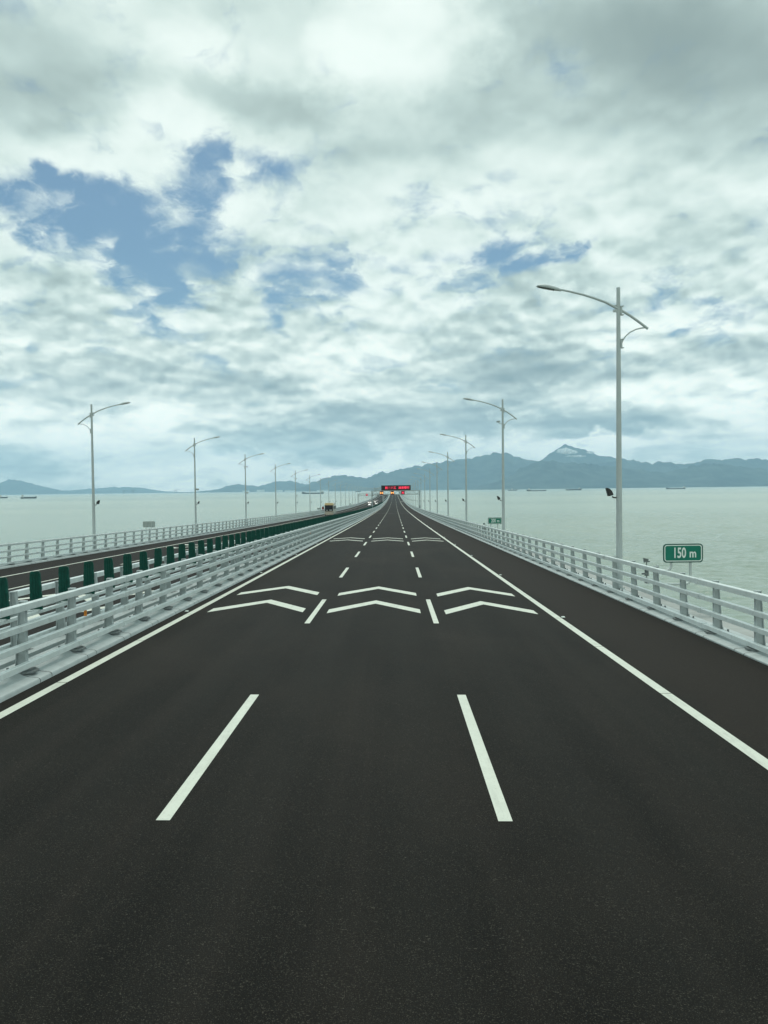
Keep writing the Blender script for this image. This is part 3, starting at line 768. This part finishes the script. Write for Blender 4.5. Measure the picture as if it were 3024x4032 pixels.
def gantry(y, xl, xr, z0, label):
    root = empty('sign_gantry', (0, y, 0)); tag(root, label, 'gantry')
    for x, in ((xl,), (xr,)):
        zb = zroad(x, y)-.1
        mb = MB(); mb.box((x, 0, (zb+z0+1.5)/2), (.42, .42, z0+1.5-zb)); mb.box((x, 0, zb+.4), (.8, .8, .5), top=(.5, .5)); mb.build('post', M['post'], root)
    mb = MB(); truss(mb, xl-.2, xr+.2, z0+.1, z0+1.38, -.45, .45, 1.35)
    mb.build('truss_beam', M['post'], root)
    return root
g1 = gantry(GY, -8.02, 8.98, 1.62, 'grey truss gantry over the road, carrying the red message board and lane signals')
g1z = 1.62
bd = MB(); bd.box((.57, -.25, 4.02), (10.5, .5, 1.86)); bd.cur = 1
ob = bd.build('message_board', [M['ledboard'], M['ledboard']], g1)
fr = MB()
ring(fr, [(.57+a, 4.02+b) for a, b in rrect(10.5, 1.86, .02, 1)], [(.57+a, 4.02+b) for a, b in rrect(10.3, 1.66, .02, 1)], -.503); fr.build('frame', M['black'], ob)
CH = [('前', 1.0, 'led_red'), ('方', 1.0, 'led_red_dim'), ('施', 1.0, 'led_red_dim'), ('工', 1.0, 'led_red'), (None, .75, ''), ('减', 1.0, 'led_red'), ('速', 1.0, 'led_red'), ('慢', 1.0, 'led_red'), ('行', 1.0, 'led_red')]
cx_ = -3.35
for ch, adv, mt in CH:
    if ch: link('lettering', text_mesh(ch, .98, M[mt], 1.0, .012), ob, (cx_+.5, -.508, 4.02))
    cx_ += adv*1.0
mb = MB()
for x in (-3.4, 4.6): mb.box((x, .08, 3.35), (.14, .14, .9))
mb.box((-.5, 0, 3.06), (10, .6, .06)); mb.build('catwalk', M['galv'], g1)
for x, kd in ((-4.57, 'slow'), (-.76, 'slow'), (3.02, 'cross')): lane_signal(g1, x, -.66, 2.28, kd)
mb = MB(); random.seed(3)
for i, x in enumerate((-7.1, -6.6, -6.1, -5.6, -5.15)):
    h_ = (1.0, .6, .8, .7, 1.15)[i]; mb.tube([(x, 0, 3.0), (x, 0, 3.0+h_)], .04, 6); mb.box((x, -.1, 3.05+h_), (.34, .5, .26), .3*(-1)**i); mb.box((x+.1, 0, 3.2), (.3, .2, .3))
for x in (6.4, 6.9, 7.8): mb.tube([(x, 0, 3.0), (x, 0, 3.6)], .035, 6); mb.box((x, -.1, 3.65), (.22, .4, .2))
mb.build('traffic_camera', M['back'], g1)
for x in (-7.25, -5.45): MB().tube([(x, .1, 3.0), (x, .1, 6.2)], [.04, .02], 6).build('mast', M['galv'], g1)
MB().box((8.98, -.35, -2.9), (.5, .35, 1.1)).build('control_box', M['plate'], g1)
zz2 = zroad(-16, 568)+6.0
g2 = gantry(568., -24.7, -7.9, zz2, 'distant grey gantry over the opposite carriageway with small red signal')
for x, kd in ((-18.9, 'cross'), (-15.0, 'off'), (-11.3, 'off')):
    if kd == 'cross':
        s_ = MB().box((x, -.6, zz2+.75), (1.3, .25, 1.3)).build('lane_signal', M['led_red_dim'], g2)
        MB().prism([(x-.4, zz2+1.1), (x, zz2+.7), (x+.4, zz2+1.1), (x+.3, zz2+1.2), (x, zz2+.9), (x-.3, zz2+1.2)], 'y', -.74, -.73).build('symbol', M['white'], s_)
    else: MB().box((x, -.6, zz2+.45), (1.3, .25, .8)).build('lane_signal', M['plate'], g2)
for x in (-7.2,): MB().box((x, 0, (zroad(-7.9, 568)+zz2)/2), (.3, .3, zz2-zroad(-7.9, 568))).build('post', M['galv'], g2)

# ------------------------------------------------------------------ vehicles on the opposite carriageway
VM = dict(gold=mat('coach_gold', (.72, .54, .28), .35, spec=.5, var=.04), champagne=mat('coach_champagne', (.50, .43, .33), .35), wind=mat('tinted_glass', (.015, .022, .026), .2, spec=.3),
          tyre=mat('tyre_rubber', (.02, .02, .02), .8), rim=mat('wheel_rim', (.4, .4, .4), .3, metal=.8), head=mat('headlight_glass', (.45, .47, .46), .2), cream=mat('coach_grey', (.52, .53, .47), .4),
          white=mat('car_white', (.36, .39, .385), .25, spec=.6), silver=mat('car_silver', (.36, .38, .38), .3, metal=.4), dark=mat('car_dark', (.03, .035, .04), .3))
def wheel(parent, x, y, r, w_):
    t = MB().tube([(x-w_/2, y, r), (x+w_/2, y, r)], r, 18).build('wheel', VM['tyre'], parent)
    MB().tube([(x-w_/2-.01, y, r), (x+w_/2+.01, y, r)], r*.58, 12).build('rim', VM['rim'], t)
def coach(x, y, label):
    root = empty('coach', (x, y, zroad(x, y))); tag(root, label, 'coach')
    W_, L_, H_ = 2.5, 12., 3.65
    def sec(w_, z0, z1, r=.22): return [(-w_/2, z0), (w_/2, z0), (w_/2, z1-r), (w_/2-r*.35, z1-r*.3), (w_/2-r, z1), (-w_/2+r, z1), (-w_/2+r*.35, z1-r*.3), (-w_/2, z1-r)]
    mb = MB(); rows = []
    for yy, k in ((0.0, .965), (.12, .99), (.4, 1), (L_-.2, 1), (L_, .97)):
        lean = .0 if yy > .3 else .0
        rows.append([(px*k, yy, pz if pz < 1 else 1+(pz-1)*(.985 if yy < .1 else 1)) for px, pz in sec(W_, .35, H_-.55)])
    mb.quadgrid(rows, True, True); body = mb.build('body', VM['cream'], root)
    mb = MB(); mb.quadgrid([[(px*k, yy, pz) for px, pz in sec(W_*.995, H_-.60, H_+.02)] for yy, k in ((-.06, .93), (.15, 1), (2.2, 1.0), (2.6, .97))], True, True); mb.build('roof', VM['gold'], root)
    mb = MB(); mb.box((0, 7.2, H_-.37), (2.2, 9., .36)); mb.build('roof_unit', VM['cream'], root)
    MB().box((0, -.035, .78), (2.42, .16, .86), top=(2.44, .12)).build('bumper', VM['champagne'], root)
    MB().prism([(-1.17, 1.33), (-1.0, 1.25), (1.0, 1.25), (1.17, 1.33), (1.2, 3.05), (-1.2, 3.05)], 'y', -.075, -.01).build('windscreen', VM['wind'], root)
    for s in (-1, 1):
        MB().box((s*1.245, 6.3, 2.25), (.03, 10.6, .95)).build('window', VM['wind'], root)
        MB().prism([(s*.62, .86), (s*1.08, .92), (s*1.10, 1.08), (s*.66, 1.02)], 'y', -.14, -.10).build('headlight', VM['head'], root)
        mr = MB(); mr.tube([(s*1.15, 0, 3.1), (s*1.45, -.25, 3.0), (s*1.48, -.3, 2.7)], .03, 6); mr.box((s*1.48, -.3, 2.45), (.2, .16, .5)); mr.build('mirror', VM['dark'], root)
        for yy in (2.3, 8.6): wheel(root, s*1.12, yy, .5, .3)
    MB().box((-.55, -.125, 1.05+.55), (.5, .01, .12)).build('number_plate', M['white'], root)
    for yy, xx, ww in ((-.082, .62, .95),): MB().box((xx-.1, yy, 1.62), (ww*.85, .008, .17)).build('dashboard_card', M['white'], root)
    return root
coach(-19.0, 240., 'gold-roofed tour coach coming towards us on the left carriageway')
def car(x, y, paint, label, van=False):
    root = empty('car', (x, y, zroad(x, y))); tag(root, label, 'car', 'cars on the opposite carriageway')
    h = 1.75 if van else 1.46
    side = [(-.02, .28), (-.02, .70), (.12, .82), (1.0, .98), (1.75, h-.06), (2.1, h), (3.4, h), (4.15, .98 if not van else h-.1), (4.5, .95), (4.55, .30)]
    mb = MB(); rows = []
    for xx, k in ((-.88, .94), (-.80, 1), (.80, 1), (.88, .94)):
        rows.append([(xx*(1 if z_ < 1.0 else .84), yy, .28+(z_-.28)*(k if z_ < 1.0 else 1)) for yy, z_ in side])
    mb.quadgrid(rows, True, True); mb.build('body', paint, root, True)
    MB().quadgrid([[(-.68, 1.06, 1.03), (.68, 1.06, 1.03)], [(-.60, 1.72, h-.07), (.60, 1.72, h-.07)]]).build('windscreen', VM['wind'], root).location = (0, -.02, .02)
    for s in (-1, 1):
        MB().prism([(1.25, 1.03), (1.95, h-.12), (3.3, h-.12), (3.95, 1.03)], 'x', s*.755, s*.80).build('window', VM['wind'], root)
        MB().box((s*.62, -.02, .70), (.38, .06, .15)).build('headlight', VM['head'], root)
        for yy in (.85, 3.55): wheel(root, s*.80, yy, .33, .2)
    MB().box((0, -.03, .48), (.9, .05, .2)).build('grille', VM['dark'], root)
    return root
car(-14.9, 490, VM['white'], 'white car left of the gantry post, nearest of the cars')
car(-11.9, 540, VM['white'], 'white car close to the green boards, right of the gantry post', True)
car(-18.7, 600, VM['dark'], 'dark car in the outer lane, leftmost of the distant cars')
car(-17.6, 622, VM['silver'], 'silver van just above the nearest white car', True)
car(-15.4, 655, VM['silver'], 'silver car half hidden behind others, right of the gantry post', True)
car(-14.9, 720, VM['dark'], 'dark van farthest up the left carriageway', True)

# ------------------------------------------------------------------ ships and buoys
HM = dict(hull=mat('ship_hull', (.05, .065, .075), .7), deckh=mat('ship_deckhouse', (.55, .58, .57), .6), cargo=mat('ship_cargo', (.12, .14, .14), .8), rust=mat('ship_rust', (.16, .09, .07), .8))
def ship(x, y, L_, rz, label, house=.88, free=2.6, cargo=True, bow=True):
    x, y, L_, free = x*.6, y*.6, L_*.6, free*1.7
    root = empty('cargo_ship', (x, y, SEA), R(rz)); tag(root, label, 'ship', 'ships on the horizon')
    B = L_*.15; rows = []
    for f, wb, zt in ((0, .80, 1.25), (.05, 1, 1.05), (.30, 1, 1), (.80, 1, 1.0), (.90, .85, 1.35), (.97, .45, 1.75), (1.0, .05, 1.9)):
        xx = -L_/2+f*L_; hb = B/2*wb
        rows.append([(xx, -hb*.9, -1.5), (xx+(1.8 if f > .9 else 0), -hb, free*zt), (xx+(1.8 if f > .9 else 0), hb, free*zt), (xx, hb*.9, -1.5)])
    mb = MB(); mb.quadgrid(rows, True, True); mb.build('hull', HM['hull'], root)
    hx = -L_/2+(1-house)*L_
    mb = MB(); mb.box((hx, 0, free+2.9), (L_*.10, B*.8, 5.8)); mb.box((hx+L_*.01, 0, free+7), (L_*.06, B*.9, 2.6)); mb.box((hx-L_*.03, 0, free+7.3), (L_*.025, 2.4, 4.5)); dk = mb.build('deckhouse', HM['deckh'], root)
    MB().box((hx+L_*.037, 0, free+7.3), (L_*.004, B*.8, 1.4)).build('bridge_window', VM['wind'], dk)
    MB().tube([(hx, 0, free+8), (hx, 0, free+13)], [.4, .25], 6).build('mast', HM['deckh'], root)
    MB().tube([(L_*.42, 0, free+1), (L_*.42, 0, free+8)], [.4, .25], 6).build('mast', HM['deckh'], root)
    if cargo:
        mb = MB()
        for i in range(5): mb.box((-L_*.22+i*L_*.125, 0, free+.9), (L_*.11, B*.72, 1.9), top=(L_*.08, B*.4))
        mb.build('hatch_cover', HM['cargo'], root)
ship(1277, 9000, 100, 8, 'small grey barge on the horizon just right of the second right-hand lamp', .55)
ship(1160, 6800, 156, 180, 'long low barge with white deckhouse at its left end', .10, 2.4, False)
ship(1612, 7500, 140, 0, 'dark loaded coaster with its deckhouse at the right end', .12, 3.2)
ship(2527, 7500, 168, 182, 'long dark barge on the water right of the nearest right lamp', .95, 3.0, False)
ship(-2036, 4600, 86, 0, 'dark coaster near the left edge, deckhouse at its left end', .90, 2.2)
ship(-2466, 5200, 60, 0, 'small vessel cut by the left edge of the photo', .7, 2.)
ship(-638, 6500, 168, 180, 'long low dark barge behind the sixth left lamp', .94, 3.2, False)
ship(-481, 11000, 66, 0, 'small barge on the horizon left of the gantry', .85, 3.)
def buoy(x, y, s, label):
    root = empty('buoy', (x, y, SEA)); tag(root, label, 'buoy', 'channel buoys')
    MB().tube([(0, 0, -.5*s), (0, 0, .6*s)], [1.1*s, 1.1*s], 12).build('float', HM['rust'], root)
    MB().tube([(0, 0, .6*s), (0, 0, 3.2*s)], [.7*s, .25*s], 8).build('tower', HM['hull'], root)
    MB().box((0, 0, 3.4*s), (.5*s, .5*s, .4*s)).build('light', HM['deckh'], root)
buoy(-617, 1549, .7, 'tiny dark buoy on the water right of the first left lamp')
buoy(661, 1620, .6, 'tiny dark buoy on the water at far right')
buoy(746, 2324, .7, 'tiny dark buoy under the dark barge at right')
sb = empty('sailing_boat', (985, 8300, SEA)); tag(sb, 'tiny boat with a mast left of the second right-hand lamp', 'boat')
mb = MB(); mb.quadgrid([[(xx, -w_, -1), (xx, -w_, 2.5), (xx, w_, 2.5), (xx, w_, -1)] for xx, w_ in ((-16, 4), (-8, 5), (8, 4), (16, .3))], True, True); mb.build('hull', HM['hull'], sb)
MB().tube([(0, 0, 2), (0, 0, 24)], .6, 6).build('mast', HM['hull'], sb); MB().box((-3, 0, 4.5), (12, 5, 4)).build('cabin', HM['deckh'], sb)

# ------------------------------------------------------------------ mountains (true terrain, kilometres away)
RIDGES = dict(
 mid=(15000, [(-3900, -20), (-3160, 54), (-2947, 125), (-2800, 144), (-2462, 98), (-2335, 128), (-2123, 180), (-1893, 191), (-1746, 164), (-1577, 119), (-1200, 90), (-600, -20)]),
 main=(15000, [(-2000, -20), (-1577, 119), (-1408, 191), (-1112, 271), (-860, 289), (-735, 250), (-602, 236), (-552, 225), (-441, 239), (-292, 320), (-197, 346), (-147, 317), (-79, 312), (37, 370), (220, 404), (456, 442), (810, 497), (1164, 539), (1516, 584), (1790, 654), (2028, 651), (2301, 549), (2613, 486), (3000, 420), (3400, 420), (3812, 452), (4099, 517), (4331, 473), (4603, 419), (4722, 461), (4917, 447), (5230, 404), (5425, 441), (5657, 498), (5892, 474), (6164, 514), (6318, 476), (6472, 497), (6703, 471), (7300, 500), (8000, 380), (9000, 250), (10000, 120), (11000, -20)]),
 peak=(17600, [(2000, -20), (2708, 343), (2922, 474), (3048, 565), (3184, 664), (3414, 820), (3590, 928), (3780, 862), (4051, 813), (4326, 675), (4597, 661), (4782, 600), (5153, 367), (6000, -20)]),
 front=(12300, [(900, -20), (1324, 59), (1687, 188), (1821, 281), (1976, 357), (2090, 407), (2262, 400), (2320, 427), (2410, 381), (2547, 373), (2835, 370), (2949, 329), (3177, 326), (3313, 295), (3605, 260), (3870, 219), (4059, 232), (4286, 290), (4407, 315), (4589, 347), (4929, 328), (5231, 278), (5586, 244), (6400, 200), (7500, 60), (8200, -20)]),
 left=(17000, [(-10500, -20), (-9200, 180), (-8426, 225), (-8109, 284), (-7878, 352), (-7698, 327), (-7390, 239), (-7030, 139), (-6790, 71), (-6400, -20)]),
 left2=(19500, [(-9400, -20), (-8101, 90), (-7499, 110), (-7197, 140), (-6685, 175), (-6271, 172), (-5995, 160), (-5726, 105), (-5451, 45), (-5098, 15), (-4600, -20)]))
def range_(name, D, pts, depth, scl=1., up=1.):
    pts = np.array(pts, float)*scl; pts[:, 1] *= up; D = D*scl; depth = depth*scl; x0, x1 = pts[0, 0], pts[-1, 0]
    nx = int((x1-x0)/26)+1; xs = np.linspace(x0, x1, nx); ridge = np.interp(xs, pts[:, 0], pts[:, 1])
    nv = 44; rows = []
    for j in range(nv+1):
        v = -1+2*j/nv; row = []
        for i, x in enumerate(xs):
            wig = 260*mnoise.noise(Vector((x*.0008, D*.001, 0)))
            yy = D+wig+v*depth
            fall = max(0., 1-abs(v)**1.25)
            # spurs run down from the ridge
            n1 = mnoise.hetero_terrain(Vector((x*.0022+v*.25, v*1.1, D*.0003)), 1.0, 2.1, 6, .7)*.22
            edge = min(1., abs(v)*3.0)
            h = ridge[i]*(fall-edge*(1-abs(v))*max(0, min(.55, n1*.55))) + (mnoise.noise(Vector((x*.012, yy*.012, 1)))*16*edge)*fall + (mnoise.noise(Vector((x*.009, 3, D)))*30+mnoise.noise(Vector((x*.021, 7, D)))*20)*(1-edge)*min(1, ridge[i]/150)
            row.append((x, yy, SEA-4+max(0, h+4) if h > 0 else SEA-6+h*.02))
        rows.append(row)
    mb = MB(); mb.quadgrid(rows)
    return tag(mb.build(name, M['hill'], None, True), kind='structure')
range_('mountains', *RIDGES['main'], 1500)
range_('mountains', *RIDGES['peak'], 1600, .94)
range_('hills', *RIDGES['mid'], 1200, 1.16)
range_('mountains', *RIDGES['front'], 1100)
range_('hills', *RIDGES['left'], 1200, 1.14, .90)
range_('hills', *RIDGES['left2'], 1300, 1.06, .82)
# white sheds along the far shore
SHM = mat('shed_white', (.75, .78, .76), .6)
for x, y, w_, h_, lb in ((-2080, 12900, 110, 34, 'white waterfront shed left of the third left lamp'), (-1800, 13000, 90, 26, 'pair of pale waterfront sheds between two left lamps'), (-1640, 13000, 150, 20, 'long low pale building right of the third left lamp'), (-2330, 13000, 100, 24, 'pale harbour building farthest left on the shore'), (-1120, 13000, 180, 18, 'long pale building on the shore behind the fifth left lamp')):
    b_ = empty('waterfront_building', (x, y, SEA)); tag(b_, lb, 'building', 'pale buildings on the far shore')
    MB().box((0, 0, h_/2-2), (w_, 60, h_+4)).build('wall', SHM, b_); MB().prism([(-w_*.52, h_), (w_*.52, h_), (w_*.44, h_+7), (-w_*.44, h_+7)], 'y', -33, 33).build('roof', M['back'], b_)
for i, (x, lb) in enumerate(((-4080, 'faint harbour crane on the left horizon, leftmost of three'), (-3950, 'faint harbour crane on the left horizon, middle of three'), (-3300, 'faint harbour crane on the left horizon, rightmost of three'))):
    c_ = empty('harbour_crane', (x, 12500, SEA)); tag(c_, lb, 'crane', 'harbour cranes on the far shore')
    mb = MB()
    for sx in (-12, 12): mb.box((sx, 0, 20), (4, 10, 44))
    mb.box((0, 0, 40), (34, 8, 5)); mb.build('frame', HM['hull'], c_); MB().box((12, 0, 50), (90, 5, 4)).build('boom', HM['hull'], c_)
# ------------------------------------------------------------------ cloud lying on the high peak
mm = bpy.data.materials.new('peak_cloud'); mm.use_nodes = True; mm.node_tree.nodes.clear()
t = NT(mm.node_tree); df = t.node('ShaderNodeBsdfDiffuse'); df.inputs[0].default_value = (.96, .97, .96, 1)
tl = t.node('ShaderNodeBsdfTranslucent'); tl.inputs[0].default_value = (.96, .97, .96, 1)
tp = t.node('ShaderNodeBsdfTransparent'); m1 = t.node('ShaderNodeMixShader'); m1.inputs[0].default_value = .55; t.put(m1.inputs[1], df.outputs[0]); t.put(m1.inputs[2], tl.outputs[0])
m2 = t.node('ShaderNodeMixShader'); P_ = t.node('ShaderNodeTexCoord').outputs['Object']
t.put(m2.inputs[0], t.smooth(t.noise(P_, .018, 6, .6), .34, .60)); t.put(m2.inputs[1], tp.outputs[0]); t.put(m2.inputs[2], m1.outputs[0])
t.put(t.node('ShaderNodeOutputMaterial').inputs['Surface'], m2.outputs[0])
def cloud_patch(x, y, z, sx, sy, sz, seed):
    bm = bmesh.new(); bmesh.ops.create_icosphere(bm, subdivisions=5, radius=1)
    for v in bm.verts:
        p = v.co.copy(); q = p+Vector((seed*3.1, 0, 0))
        n = mnoise.fractal(q*1.3, .7, 2.1, 6)*.40+(.35-mnoise.voronoi(q*2.3)[0][0])*.30
        v.co = p*(1+n)
        v.co.x *= sx; v.co.y *= sy; v.co.z *= sz*(1 if v.co.z > 0 else .55)
    for f in bm.faces: f.smooth = True
    me = bpy.data.meshes.new('peak_cloud'); bm.to_mesh(me); bm.free(); me.materials.append(mm)
    tag(link('peak_cloud', me, None, (x, y, SEA+z)), kind='stuff')
for a in ((3060, 14950, 655, 140, 90, 62, 1), (3170, 14900, 640, 95, 80, 40, 2), (3250, 14900, 570, 170, 70, 20, 3), (3560, 15100, 640, 70, 60, 28, 6)): cloud_patch(*a)

# ------------------------------------------------------------------ the air
hm = bpy.data.materials.new('haze'); hm.use_nodes = True; hm.node_tree.nodes.clear()
t = NT(hm.node_tree); pv = t.node('ShaderNodeVolumePrincipled')
pv.inputs['Color'].default_value = (.52, .78, 1.0, 1); pv.inputs['Density'].default_value = 5.6e-5
t.put(t.node('ShaderNodeOutputMaterial').inputs['Volume'], pv.outputs[0])
mb = MB(); mb.box((0, 10350, (SEA-10+1060)/2), (25600, 23300, 1060-SEA+10))
hz = mb.build('haze', hm); tag(hz, kind='stuff')
